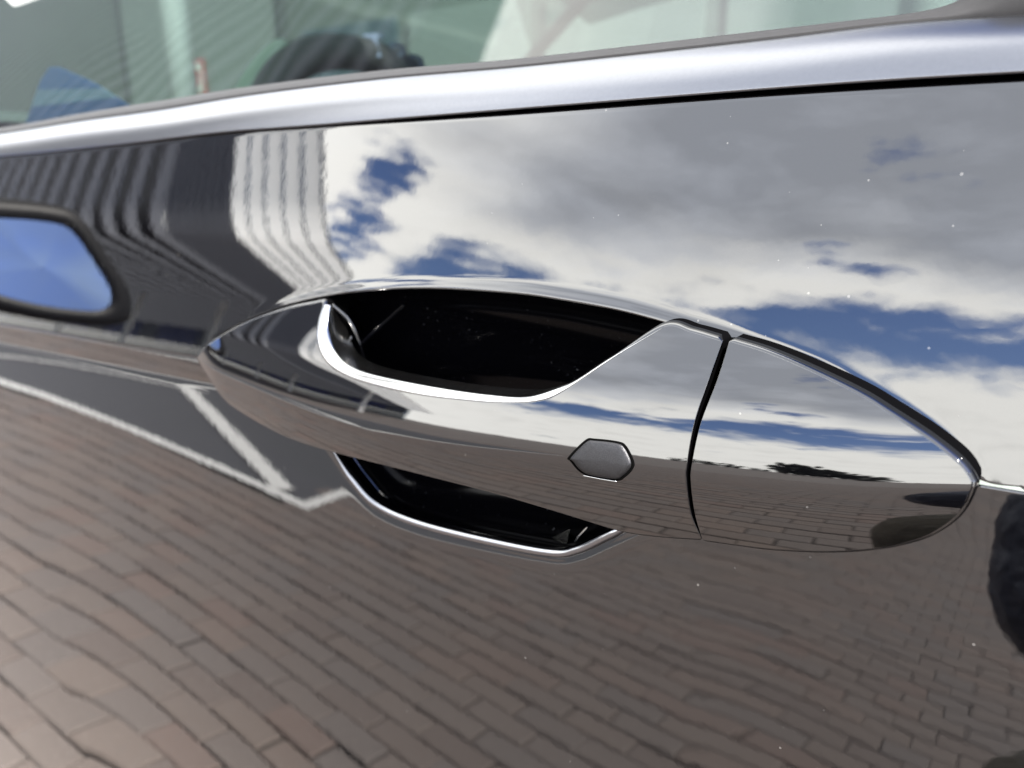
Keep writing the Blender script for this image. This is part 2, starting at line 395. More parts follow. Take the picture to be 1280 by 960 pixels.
e = toproll[-1].copy(); e[:, 1] += .012; toproll.append(e)
Gu = np.concatenate([Gu, np.stack(toproll, 1)], 1)

# lower half of the skin, with the bite of the finger recess
i0 = np.searchsorted(-rec_xz[:0, 0], 0)
xa, xb = rec_xz[0, 0], rec_xz[-1, 0]
xl2 = np.r_[np.linspace(X0, -.56, 40, endpoint=False), np.linspace(-.56, -.222, 300, endpoint=False)]
xm = np.linspace(-.222, xa, 60, endpoint=False); tm = np.linspace(0, 1, 60, endpoint=False)
pre = np.stack([xm, ZC(xm) * (1 - tm ** 2) + rec_xz[0, 1] * tm ** 2], 1)
x5 = np.linspace(xb, xb + .03, 20)[1:]; t5 = np.linspace(0, 1, 20)[1:]
post = np.stack([x5, rec_xz[-1, 1] * (1 - t5) ** 2 + ZC(x5) * (1 - (1 - t5) ** 2)], 1)
xr2 = np.linspace(xb + .03, X1, 90)[1:]
up2 = np.vstack([np.stack([xl2, ZC(xl2)], 1), pre, rec_xz, post, np.stack([xr2, ZC(xr2)], 1)])
nrec = len(xl2) + len(pre); recmask = np.zeros(len(up2)); recmask[nrec:nrec + 300] = sstep(np.arange(300), 0, 20) * (1 - sstep(np.arange(300), 280, 299))
s2 = np.r_[0, np.cumsum(np.linalg.norm(np.diff(up2, axis=0), axis=1))]
dep = np.r_[np.linspace(0, .022, 45, endpoint=False), .022 + .52 * np.linspace(0, 1, 70) ** 1.3]
xs = np.repeat(up2[:, 0][:, None], len(dep), 1); base = up2[:, 1]
zbot = .40
fr = dep / dep[-1]
zs = base[:, None] - fr * (base - zbot)[:, None]
ys = DOOR.y(xs, zs)
d2 = dist_to(rec_xz, xs, zs)
inrec = np.maximum(recmask[:, None], 0)
ys += .0005 * np.exp(-(d2 / .0026) ** 2) * sstep(xs, xa - .004, xa + .004) * (1 - sstep(xs, xb - .01, xb + .01))
Gl = np.stack([xs, ys, zs], 2)
back = Gl[:, 0].copy(); back[:, 1] += .012 * recmask + .0005
Gl = np.concatenate([back[:, None], Gl], 1)
b = MB(); b.grid(Gu, flip=True); b.grid(Gl)
door = frommb('front_door', b, M_PAINT, smooth=True)

# neighbouring panels continue the same surface
def side_panel(name, x0, x1, n):
    x_ = np.linspace(x0, x1, n); b = MB()
    t_ = np.linspace(0, 1, 30)
    zu = ZC(x_)[:, None] * (1 - t_) + Z_TOP(np.clip(x_, -.95, .2))[:, None] * t_
    b.grid(np.stack([np.repeat(x_[:, None], 30, 1), DOOR.y(np.repeat(x_[:, None], 30, 1), zu), zu], 2), flip=True)
    tl = np.r_[np.linspace(0, .04, 24, endpoint=False), np.linspace(.04, 1, 30)]
    zl = ZC(x_)[:, None] - tl * (ZC(x_) - .40)[:, None]
    b.grid(np.stack([np.repeat(x_[:, None], len(tl), 1), DOOR.y(np.repeat(x_[:, None], len(tl), 1), zl), zl], 2))
    return frommb(name, b, M_PAINT, smooth=True)
side_panel('rear_door', X1 + .004, .78, 60)
side_panel('front_fender', -1.29, X0 - .004, 40)
b = MB(); b.box(-1.29, .78, .005, .02, .22, .395); frommb('sill_panel', b, simple('sill_plastic', (.02, .02, .021), .5, noise=(30, .3)))

# finger pocket behind the handle
ts = np.linspace(0, 1, 160); tt = np.linspace(0, 1, 60)
lp = lip_xz[(lip_xz[:, 0] > -.238) & (lip_xz[:, 0] < -.030)]
lp = np.stack([np.interp(ts, np.linspace(0, 1, len(lp)), lp[:, k]) for k in (0, 1)], 1)
bl = np.vstack([[lp[0] + [.004, -.030]], rec_xz, [lp[-1] + [-.004, -.016]]]); sb = np.r_[0, np.cumsum(np.linalg.norm(np.diff(bl, axis=0), axis=1))]
bl = np.stack([np.interp(ts, sb / sb[-1], bl[:, k]) for k in (0, 1)], 1)
xs = lp[:, 0][:, None] * (1 - tt) + bl[:, 0][:, None] * tt; zs = lp[:, 1][:, None] * (1 - tt) + bl[:, 1][:, None] * tt
zs = zs + .0012 * (1 - 2 * tt)
d_ = .036 * (np.clip(4 * tt * (1 - tt), 0, 1) ** .42)[None] * (np.clip(4 * ts * (1 - ts), 0, 1) ** .45)[:, None]
cargrid('handle_pocket', np.stack([xs, DOOR.y(xs, zs) + .002 + d_, zs], 2), M_POCKET)
# bead round the lower edge of the recess
rx = rec_xz[12:262]; bead = np.stack([rx[:, 0], DOOR.y(rx[:, 0], rx[:, 1]) + .0004, rx[:, 1] + .0006], 1)
b = MB(); b.tube(bead, .0015 * np.clip(np.sin(np.linspace(.05, pi - .05, len(bead))) * 3, .3, 1), 12); frommb('recess_rim', b, simple('rim_metal', (.20, .205, .22), .12, 1.0), smooth=True)

def pocketline(px, y_): c_ = curve(px, 40); return bp(c_[:, 0], c_[:, 1], np.linspace(y_[0], y_[1], 40))
b = MB(); b.tube(pocketline([(416, 381), (436, 399), (448, 424), (455, 450), (462, 472)], (.006, .012)), .0007, 8); frommb('pocket_rib', b, M_HPAINT, smooth=True)
b = MB(); b.tube(pocketline([(453, 429), (468, 415), (488, 397), (506, 381)], (.013, .015)), .0009, 8); frommb('pocket_rib', b, M_POCKET, smooth=True)
b = MB(); b.tube(pocketline([(440, 421), (432, 435), (432, 450), (440, 464)], (.007, .008)), .0006, 8); frommb('pocket_rib', b, M_HPAINT, smooth=True)
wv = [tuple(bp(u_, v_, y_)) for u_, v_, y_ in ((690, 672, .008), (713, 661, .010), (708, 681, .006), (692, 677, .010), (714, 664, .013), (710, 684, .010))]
carpart('pocket_glint', wv, [(0, 2, 1), (3, 4, 5), (0, 1, 4, 3), (1, 2, 5, 4), (2, 0, 3, 5)], M_EDGE, None, False)  # added bright wedge, with the sliver below, standing for a reflected glare
b = MB(); b.tube(pocketline([(716, 682), (722, 672), (734, 659)], (.008, .010)), .0003, 6); frommb('pocket_glint', b, M_EDGE)

# the handle
def hand(px): 
    px = np.asarray(px, float); return HAND.hit(px[..., 0], px[..., 1], 60)
GRIP_T = [(247, 447), (262, 431), (300, 408), (350, 389), (390, 380), (403, 379), (399, 395), (396, 421), (404, 447), (425, 466), (461, 480), (522, 494), (580, 501), (624, 504), (673, 502), (705, 489), (770, 446), (829, 409), (865, 416), (902, 427)]
GRIP_B = [(247, 449), (275, 492), (296, 511), (335, 534), (371, 550), (417, 564), (480, 580), (543, 596), (624, 617), (705, 641), (774, 662), (820, 669), (876, 673)]
GAPL = [(902, 427), (885, 475), (867, 530), (858, 581), (857, 600), (863, 642), (876, 673)]
GAPR = [(912, 427), (897, 475), (876, 530), (865, 581), (864, 605), (869, 642), (878, 674)]
CAP_T = [(912, 427), (960, 442), (1014, 465), (1075, 495), (1112, 518), (1160, 549.5), (1194, 576.5), (1207, 591), (1214, 603)]
CAP_B = [(878, 674), (920, 680), (960, 685), (1010, 688), (1050, 688), (1090, 685), (1125, 679), (1160, 668), (1187, 651), (1203, 633), (1214, 609)]
vc = spline(HC_PX[:, 0], HC_PX[:, 1])
def columns(T_, B_, keys, n, end0=None, end1=None, ramp0=.3, ramp1=.25):
    """pixel-space columns from the upper outline to the lower one, a row kept on the crease"""
    ct, cb = curve(T_, 900), curve(B_, 900)
    def at(c_, p): return np.argmin(((c_ - np.array(p)) ** 2).sum(1)) / (len(c_) - 1)
    kt = [at(ct, k[0]) for k in keys]; kb = [at(cb, k[1]) for k in keys]
    s = np.linspace(0, 1, n); ks = np.linspace(0, 1, len(keys))
    # key spacing follows the upper outline's length
    ks = np.array(kt) * .5 + np.array(kb) * .5
    a, c_ = pchip(ks, kt)(s), pchip(ks, kb)(s)
    Tp = np.stack([np.interp(a, np.linspace(0, 1, 900), ct[:, k]) for k in (0, 1)], 1)
    Bp = np.stack([np.interp(c_, np.linspace(0, 1, 900), cb[:, k]) for k in (0, 1)], 1)
    def point(t):                                   # t (n,m)
        P = Tp[:, None] * (1 - t[..., None]) + Bp[:, None] * t[..., None]
        for e, rmp in ((end0, np.clip(1 - s / ramp0, 0, 1) ** 2), (end1, np.clip((s - 1 + ramp1) / ramp1, 0, 1) ** 2)):
            if e is None: continue
            ec = curve(e, 400); line = ec[0] * (1 - t[..., None]) + ec[-1] * t[..., None]
            # parameterise the end curve by height
            hv = (ec[:, 1] - ec[0, 1]) / (ec[-1, 1] - ec[0, 1])
            q = np.stack([np.interp(t, hv, ec[:, k]) for k in (0, 1)], -1)
            P = P + rmp[:, None, None] * (q - line)
        return P
    lo, hi = np.zeros((n, 1)), np.ones((n, 1))
    for _ in range(40):
        md = (lo + hi) / 2; p = point(md); above = p[..., 1] < vc(p[..., 0])
        lo = np.where(above, md, lo); hi = np.where(above, hi, md)
    return point, lo, s
def handle_shell(T_, B_, keys, n, **kw):
    point, tc, s = columns(T_, B_, keys, n, **kw)
    a = np.linspace(0, 1, 46)
    t = np.concatenate([tc * (1 - (1 - a[None]) ** 1.6), tc + (1 - tc) * a[None, 1:] ** 1.6], 1)
    return hand(point(t))
def skirt(b, loop, depth, b2, wgt, rnd=.0024, out=.0011):
    """round an outline over in paint (into b), then run it back in matt black (into b2)"""
    L = np.asarray(loop); Tn = np.roll(L, -1, 0) - np.roll(L, 1, 0); Tn /= np.linalg.norm(Tn, axis=1)[:, None] + 1e-12
    nx = np.stack([-Tn[:, 2], 0 * Tn[:, 0], Tn[:, 0]], 1); w_ = wgt[:, None]
    R_ = [L]
    for k in np.linspace(0, pi / 2, 9)[1:]: R_.append(L + nx * out * w_ * sin(k) + np.array([0, 1, 0]) * rnd * np.maximum(w_, .3) * (1 - cos(k)))
    b.grid(np.stack(R_, 1), closed=True)
    b2.grid(np.stack([R_[-1], R_[-1] + np.array([0, depth, 0])], 1), closed=True)
def loop_wgt(G, e0, e1):
    n, m_ = G.shape[:2]; w_ = np.ones(n); i = np.arange(n)
    w_ = np.minimum(w_, e0 + (1 - e0) * np.clip(i / 4, 0, 1)); w_ = np.minimum(w_, e1 + (1 - e1) * np.clip((n - 1 - i) / 4, 0, 1))
    return np.concatenate([w_, np.full(m_ - 1, e1), w_[::-1][1:], np.full(m_ - 2, e0)])
def loop_of(G): return np.concatenate([G[:, 0], G[-1, 1:], G[::-1, -1][1:], G[0, ::-1][1:-1]])

handle = empty('door_handle'); own(handle, car); 
keys = [((247, 447), (247, 449)), ((350, 389), (300, 513)), ((403, 379), (350, 541)), ((399, 421), (385, 555)), ((425, 466), (425, 566)), ((522, 494), (520, 590)), ((673, 502), (665, 629)), ((770, 446), (770, 661)), ((829, 409), (825, 669)), ((902, 427), (876, 673))]
Gg = handle_shell(GRIP_T, GRIP_B, keys, 620, end1=GAPL)
b = MB(); b.grid(Gg); b2 = MB(); skirt(b, loop_of(Gg), .010, b2, loop_wgt(Gg, 1, .25)); grip = frommb('handle_grip', b, M_HPAINT, handle, True); frommb('handle_side', b2, M_SIDE, handle, True)
keys = [((912, 427), (878, 674)), ((1014, 465), (980, 687)), ((1112, 518), (1090, 685)), ((1194, 576.5), (1190, 648)), ((1214, 603), (1214, 609))]
Gc = handle_shell(CAP_T, CAP_B, keys, 320, end0=GAPR, ramp0=.6)
b = MB(); b.grid(Gc); b2 = MB(); skirt(b, loop_of(Gc), .010, b2, loop_wgt(Gc, .25, 1)); frommb('lock_cap', b, M_HPAINT, handle, True); frommb('handle_side', b2, M_SIDE, handle, True)
# bright rolled edge of the grip opening
IN = curve([(406, 380), (400, 395), (396.5, 421), (404, 446), (425, 465), (461, 479), (522, 493), (580, 500), (624, 503), (673, 501), (705, 488), (770, 445), (828, 410)], 400)
OUT = curve([(414, 382), (410.5, 397), (410, 415), (419, 441), (438, 458), (473, 470), (543, 484), (608, 493), (656, 495.5), (691, 487), (721, 473), (767, 443), (829, 408)], 400)
pin = HAND.hit(IN[:, 0], IN[:, 1], 60); yo = HAND.y(pin[:, 0], pin[:, 2]); pout = bp(OUT[:, 0], OUT[:, 1], yo + .0016)
R_ = [pin + np.array([0, .0012, 0]), pin + np.array([0, -.00012, 0])]
for k in np.linspace(0, 1, 8)[1:]:
    p = pin * (1 - k) + pout * k; p[:, 1] = pin[:, 1] - .00012 + (pout[:, 1] - pin[:, 1]) * k ** 1.7; R_.append(p)
for d_ in (.0008, .0025, .009): R_.append(R_[8] + np.array([0, d_, 0]))
cargrid('grip_edge', np.stack(R_, 1), M_EDGE, handle, flip=True)
# dark seam in the opening behind the cap gap
gp = np.array(GAPL[:]) * .5 + np.array(GAPR) * .5; gl_ = curve(np.array(GAPL) + [-6, 0], 60); gr_ = curve(np.array(GAPR) + [6, 0], 60)
pa, pb = hand(gl_), hand(gr_); pa[:, 1] += .006; pb[:, 1] += .006
cargrid('gap_seal', np.stack([pa, pb], 1), M_BLACK, handle)
# unlock button
HEX = [(711, 571), (732, 550), (744, 548.5), (773, 552), (783, 558), (792, 576), (791, 586), (781, 596.5), (770, 600.5), (731, 593), (713, 576)]
hx = curve(HEX, 120, closed=True)[:-1]; hc = hx.mean(0)
def disc(px, offs, rings):
    R2 = []
    for k, o_ in rings:
        p = hand(hc + (px - hc) * k); p[:, 1] -= o_ + offs; R2.append(p)
    return np.stack(R2, 1)
b = MB(); b.grid(disc(hx, .00012, [(1.015, -.0003), (1.01, 0), (.95, 0), (.90, -.0001), (.02, 0)]), closed=True); frommb('button_surround', b, M_BLACK, handle, True)
b = MB(); b.grid(disc(hx, 0, [(.915, .0001), (.910, .0003), (.885, .0005), (.80, .0007), (.6, .0008), (.3, .00085), (.01, .00085)]), closed=True); frommb('unlock_button', b, M_BUTTON, handle, True)
lw = curve([(729, 593.8), (750, 598), (771, 601.5)], 20); p = hand(lw); p[:, 1] -= .0003
b = MB(); b.tube(p, .00016, 6); frommb('button_edge', b, M_EDGE, handle, True)

# belt: dark channel, satin moulding, rubber seal
def beltcurve(px, y_): c_ = curve(px, 300); return bp(c_[:, 0], c_[:, 1], y_)
TB = [(-200, 212), (0, 195), (150, 180), (280, 165), (400, 156), (640, 136.5), (960, 111), (1120, 99.5), (1280, 90), (1420, 82)]
TS = [(-200, 196), (0, 168), (100, 152), (200, 138), (320, 118.5), (480, 99), (640, 85), (800, 68), (960, 50), (1120, 30.5), (1280, 19), (1420, 10)]
TR = [(-200, 188), (0, 160), (100, 142), (200, 126), (320, 107), (480, 87.5), (640, 74), (800, 56), (960, 37.5), (1060, 26), (1120, 19), (1160, 12.5), (1190, 4), (1212, -10), (1235, -40), (1260, -110), (1280, -190)]
def ybelt(px): c_ = curve(px, 300); p = DOOR.hit(c_[:, 0], c_[:, 1]); return DOOR.y(p[:, 0], p[:, 2])
yb = ybelt(TB); yb = np.minimum(yb, .030)
pb_ = beltcurve(TB, yb - .0015); ps_ = beltcurve(TS, yb + .0085); 
k = np.linspace(0, 1, 28)
Gm = pb_[:, None] * (1 - k[None, :, None]) + ps_[:, None] * k[None, :, None]
Gm[..., 1] = (yb - .0015)[:, None] + .010 * (.22 * k + .78 * k ** 2.2)[None]
under = [pb_ + np.array([0, .006, .0006]), pb_ + np.array([0, .0015, 0.0]), pb_ + np.array([0, .0004, -.0002])]
over = [ps_ + np.array([0, .0008, .0002]), ps_ + np.array([0, .003, -.0006])]
cargrid('window_trim', np.concatenate([np.stack(under, 1), Gm, np.stack(over, 1)], 1), M_ALU)
pg = beltcurve(TRIMGAP, ybelt(TRIMGAP) + .0045); pt = pb_ + np.array([0, .0055, .001])
mid = (pg + pt) / 2 + np.array([0, -.0012, 0])
cargrid('trim_channel', np.stack([pg + np.array([0, 0, -.002]), pg, mid, pt], 1), M_BLACK)
pr_ = beltcurve(TR, yb + .017)
Gs = np.stack([ps_ + np.array([0, .0022, -.0008]), ps_ + np.array([0, .0016, .0009]), ps_ * .7 + pr_ * .3 + np.array([0, -.0006, 0]), ps_ * .3 + pr_ * .7, pr_, pr_ + np.array([0, .004, -.001])], 1)
cargrid('window_seal', Gs, M_RUBBER)
# side glass
gx = np.linspace(-1.0, .16, 60); o_ = np.argsort(pr_[:, 0]); gz = np.interp(gx, pr_[o_, 0], pr_[o_, 2]); gz = np.minimum(gz, 1.035) - .012; gy = np.interp(gx, pr_[o_, 0], pr_[o_, 1])
hh = np.linspace(0, .40, 24)
Gw = np.stack([np.repeat(gx[:, None], 24, 1), gy[:, None] - .003 + (.175 * .30 * np.tanh(np.clip(-.06 - gx, 0, 1) / .30))[:, None] + (.30 * hh + .42 * hh ** 2), gz[:, None] + hh], 2)
cargrid('side_window', Gw, M_GLASS)

# door mirror ahead of the door: housing, glass
mir = empty('wing_mirror'); own(mir, car)
out = curve([(-.050, 1.022), (-.080, 1.036), (-.115, 1.048), (-.141, 1.053), (-.160, 1.047), (-.181, 1.033), (-.210, 1.010), (-.233, .990), (-.247, .968), (-.246, .954), (-.232, .943), (-.205, .936), (-.16, .929), (-.115, .926), (-.075, .927), (-.048, .936), (-.040, .96), (-.042, 1.00)], 120, closed=True)[:-1]
M_DARKPL = simple('mirror_shell_plastic', (.0015, .0015, .0018), .45, ior=1.25, noise=(40, .2))
c0 = out.mean(0); MX = -.845
def ring(k, x, sh=0): p = c0 + (out - c0) * k; return np.stack([np.full(len(p), x) + (p[:, 0] - c0[0]) * .10 - (p[:, 1] - c0[1]) * .16, p[:, 0], p[:, 1] + sh], 1)
b = MB(); b.grid(np.stack([ring(.70, MX + .001), ring(.74, MX + .004), ring(.95, MX + .003), ring(1.0, MX - .002), ring(1.02, MX - .018), ring(1.01, MX - .05), ring(.96, MX - .09), ring(.7, MX - .125), ring(.3, MX - .14), ring(.02, MX - .143)], 1), closed=True)
frommb('mirror_housing', b, M_DARKPL, mir, True)
M_MIRROR = simple('mirror_glass', (.30, .40, .60), .01, 1.0)
b = MB(); b.grid(np.stack([ring(.72, MX + .002), ring(.5, MX + .0015), ring(.01, MX + .001)], 1), closed=True); mg = frommb('mirror_glass', b, M_MIRROR, mir, True)
b = MB(); b.box(MX - .09, MX - .03, -.05, .03, .94, .968); frommb('mirror_arm', b, M_DARKPL, mir)

# cabin
M_DARKTRIM = simple('dark_cabin_trim', (.030, .032, .034), .55, noise=(60, .3))
M_PALETRIM = simple('pale_cabin_trim', (.36, .40, .37), .6, noise=(40, .12))
M_LEATHER = simple('cream_leather', (.62, .61, .56), .5, noise=(50, .08), bump=(700, .25, .0003))
b = MB(); b.box(-1.25, .9, .06, 1.76, .30, .34); frommb('cabin_floor', b, M_DARKTRIM)
prof = [(-.92, .70), (-.93, .92), (-.99, 1.02), (-1.10, 1.062), (-1.42, 1.055), (-1.60, 1.03), (-1.60, .7)]
yy_ = np.linspace(.10, 1.72, 12); b = MB(); b.grid(np.array([[(px_, y_, pz_) for px_, pz_ in prof] for y_ in yy_])); frommb('dashboard', b, M_DARKTRIM, smooth=False)
b = MB(); b.box(-1.30, -1.06, .14, 1.68, 1.0605, 1.072); frommb('dashboard_pad', b, M_PALETRIM)
b = MB()
for k in range(9): b.box(-1.55 + .012 * k, -1.546 + .012 * k, .13, .42, 1.05, 1.078)
frommb('air_vent', b, M_DARKTRIM)
# far door, pillars, roof
b = MB(); b.box(-1.25, .8, 1.76, 1.80, .40, 1.03); frommb('passenger_door', b, M_DARKTRIM)
def bar(name, P, r, mat): bb = MB(); bb.tube(curve(P, 24), r, 8); return frommb(name, bb, mat, smooth=True)
for y0, sgn in ((.055, 1), (1.80, -1)):
    bar('windscreen_pillar', [(-1.62, y0, 1.02), (-1.36, y0 + sgn * .10, 1.25), (-1.02, y0 + sgn * .24, 1.43)], .018, M_DARKTRIM)
    bar('roof_rail', [(-1.02, y0 + sgn * .24, 1.43), (0, y0 + sgn * .27, 1.50), (.8, y0 + sgn * .25, 1.47)], .028, M_PAINT)
bar('centre_pillar', [(.19, .045, 1.02), (.20, .16, 1.25), (.22, .30, 1.50)], .040, M_PAINT)
bar('centre_pillar', [(.19, 1.81, 1.02), (.20, 1.70, 1.25), (.22, 1.55, 1.50)], .040, M_PAINT)
bar('windscreen_header', [(-1.02, .30, 1.43), (-1.06, .93, 1.46), (-1.02, 1.56, 1.43)], .025, M_DARKTRIM)
g = np.array([[(x_, y_, 1.50 - .08 * ((y_ - .93) / .63) ** 2 - .10 * max(0, (-.2 - x_)) ** 2) for y_ in np.linspace(.30, 1.56, 14)] for x_ in np.linspace(-1.02, .8, 14)])
cargrid('added_glass_roof', g, M_GLASS)  # unseen roof, made of glass to let sky light into the cabin
g = np.array([[(-1.62 + .6 * t_ - .10 * (1 - ((k_ - .93) / .87) ** 2), k_ + (.93 - k_) * .27 * t_, 1.02 + .42 * t_) for k_ in np.linspace(.06, 1.80, 14)] for t_ in np.linspace(0, 1, 8)])
cargrid('windscreen', g, M_CLEAR)
g = np.array([[(x_, 1.80 - .53 * t_ ** 1.1 * .45, 1.03 + .42 * t_) for x_ in np.linspace(-1.25, .15, 12)] for t_ in np.linspace(0, 1, 8)])
cargrid('passenger_window', g, M_DARKGLASS)
# added blue sheet standing in for the wing mirror's reflection in the glass
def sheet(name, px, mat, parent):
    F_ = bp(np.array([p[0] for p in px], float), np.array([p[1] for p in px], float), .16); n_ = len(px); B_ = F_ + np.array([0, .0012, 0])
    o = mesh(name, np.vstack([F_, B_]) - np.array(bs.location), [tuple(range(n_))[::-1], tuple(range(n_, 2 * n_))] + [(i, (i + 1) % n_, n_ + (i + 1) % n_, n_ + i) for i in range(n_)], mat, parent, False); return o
bs = empty('mirror_reflection_sheet', tuple(bp(np.array(95.), np.array(175.), .16))); tag(bs, 'added translucent blue sheet imitating the wing mirror reflection at the left end of the side window', 'sheet')
sheet('reflection_top', [(62, 84), (73, 84), (110, 100), (128, 110), (46, 112), (52, 98)], translucent('blue_reflection_tint', (.34, .52, .85), .5), bs)
sheet('reflection_middle', [(46, 112), (128, 110), (146, 122), (60, 131), (39, 134)], translucent('pale_reflection_tint', (.60, .75, .90), .5), bs)
sheet('reflection_base', [(39, 134), (60, 131), (146, 122), (185, 148), (190, 185), (20, 190)], translucent('deep_reflection_tint', (.27, .42, .75), .5), bs)
# seats
def seat(y0):
    st = empty('front_seat'); own(st, car)
    def cushion(name, c, s_, tilt, parent, e=.55):
        bm = bmesh.new(); bmesh.ops.create_cube(bm, size=2); bmesh.ops.subdivide_edges(bm, edges=bm.edges[:], cuts=7, use_grid_fill=True)
        V = []
        Rm = Matrix.Rotation(tilt, 3, 'Y')
        for v in bm.verts:
            q = [math.copysign(abs(k_) ** .9, k_) for k_ in v.co]; n_ = (abs(q[0]) ** 5 + abs(q[1]) ** 5 + abs(q[2]) ** 5) ** .2
            p = Vector((q[0] / n_ * s_[0], q[1] / n_ * s_[1], q[2] / n_ * s_[2])) if n_ > 0 else Vector(q)
            V.append(tuple(Rm @ p + Vector(c)))
        F_ = [[v.index for v in f.verts] for f in bm.faces]; bm.free()
        return carpart(name, V, F_, M_LEATHER, parent)
    cushion('backrest', (.16, y0, .88), (.075, .24, .36), .24, st); cushion('seat_cushion', (-.16, y0, .55), (.27, .25, .09), .12, st); cushion('headrest', (.235, y0, 1.30), (.05, .13, .085), .12, st)
seat(.50); seat(1.34)

# steering wheel with its printed foil wrap
WC = np.array([-.535, .40, .955]); wn = np.array([cos(radians(26)), 0, sin(radians(26))]); wu = np.array([-wn[2], 0, wn[0]]); wr = np.array([0, 1., 0])
wheel = empty('steering_wheel'); own(wheel, car)
def wp(a, r): a = np.asarray(a); return WC + r * (np.cos(a)[..., None] * wr + np.sin(a)[..., None] * wu)
b = MB(); b.tube(wp(np.linspace(0, 2 * pi, 73), .182), .0175, 14, caps=False); frommb('rim', b, M_DARKTRIM, wheel, True)
b = MB(); b.tube(wp(np.linspace(2.05, 3.6, 30), .197) + wn * .0, .009, 10); frommb('foil_edge', b, simple('clear_foil', (.20, .25, .21), .35), wheel, True)
for a in (0.05, pi - .05, -pi / 2):
    b = MB(); b.tube(np.array([wp(a, .05), wp(a, .18)]), [.03, .016], 10); frommb('spoke', b, M_DARKTRIM, wheel, True)
b = MB(); b.grid(np.array([[WC + wn * h_ + r_k * (cos(k) * wr * 1.1 + sin(k) * wu) for r_k, h_ in ((.075, -.03), (.075, .01), (.06, .022), (.001, .026))] for k in np.linspace(0, 2 * pi, 28)])); frommb('hub', b, M_DARKTRIM, wheel, True)
def letters(txt, size, mat, name, parent, place, thick=.0006):
    """printed lettering, one small mesh per character"""
    dg = None
    for k, ch in enumerate(txt):
        if ch == ' ': continue
        cu = bpy.data.curves.new(name, 'FONT'); cu.body = ch; cu.size = size; cu.align_x = 'CENTER'; cu.align_y = 'CENTER'; cu.extrude = thick; cu.offset = size * .02
        tmp = bpy.data.objects.new(name, cu); col.objects.link(tmp); dg = bpy.context.evaluated_depsgraph_get()
        me = bpy.data.meshes.new_from_object(tmp.evaluated_get(dg)); bpy.data.objects.remove(tmp); bpy.data.curves.remove(cu)
        M_ = place(k)
        o = mesh(name, [M_ @ v.co for v in me.vertices], [list(p.vertices) for p in me.polygons], mat, None, False); bpy.data.meshes.remove(me)
        own(o, parent) if parent else None
M_PRINT = simple('pale_blue_print', (.10, .125, .19), .9)
def place_l(k):
    a = 1.42 - k * .152; c_ = wp(np.array(a), .184) 
    rad = np.cos(a) * wr + np.sin(a) * wu; tan_ = np.sin(a) * wr - np.cos(a) * wu
    nrm = wn; fwd = nrm * .85 - np.array([0, .53, 0]); fwd /= np.linalg.norm(fwd)
    upv = rad - fwd * (rad @ fwd); upv /= np.linalg.norm(upv); rt = np.cross(upv, fwd)
    p = c_ + fwd * .0185
    return Matrix(((rt[0], upv[0], fwd[0], p[0]), (rt[1], upv[1], fwd[1], p[1]), (rt[2], upv[2], fwd[2], p[2]), (0, 0, 0, 1)))
letters('TPROTIN', .036, M_PRINT, 'lettering', wheel, place_l)

# ------------------------------------------------------------------ ground
def ground_mat():
    m_, t = material('asphalt'); ob = t.n('ShaderNodeTexCoord').outputs['Object']
    c = t.mix(t.noise(ob, .7, 6, .6), (.020, .0215, .026, 1), (.030, .032, .038, 1)); c = t.mix(t.m('MULTIPLY', t.noise(ob, 180, 2), .5), c, (.045, .045, .047, 1))
    p = t.n('ShaderNodeBsdfPrincipled', {'Base Color': c, 'Roughness': .85}); t.n('ShaderNodeOutputMaterial', {0: p.outputs[0]}); return m_
M_ASPH = ground_mat()
def far_pave():
    m_, t = material('distant_paving'); ob = t.n('ShaderNodeTexCoord').outputs['Object']
    br = t.n('ShaderNodeTexBrick', {'Vector': ob, 'Color1': (.088, .075, .066, 1), 'Color2': (.105, .086, .076, 1), 'Mortar': (.05, .045, .04, 1), 'Scale': 1.0, 'Mortar Size': .006, 'Brick Width': .162, 'Row Height': .081}, offset=.5)
    p = t.n('ShaderNodeBsdfPrincipled', {'Base Color': t.mix(t.m('MULTIPLY', t.noise(ob, 1.3, 5, .6), .5), br.outputs[0], (.08, .07, .064, 1)), 'Roughness': .9}); t.n('ShaderNodeOutputMaterial', {0: p.outputs[0]}); return m_
g = mesh('ground', [(-700, -700, -.012), (700, -700, -.012), (700, 700, -.012), (-700, 700, -.012)], [(0, 1, 2, 3)], far_pave(), None, False); g['kind'] = 'structure'
pave = mesh('pavement', [(-7, -10, -.004), (4, -10, -.004), (4, .8, -.004), (-7, .8, -.004)], [(0, 1, 2, 3)], simple('joint_sand', (.066, .060, .052), .95, noise=(40, .4)), None, False); pave['kind'] = 'structure'
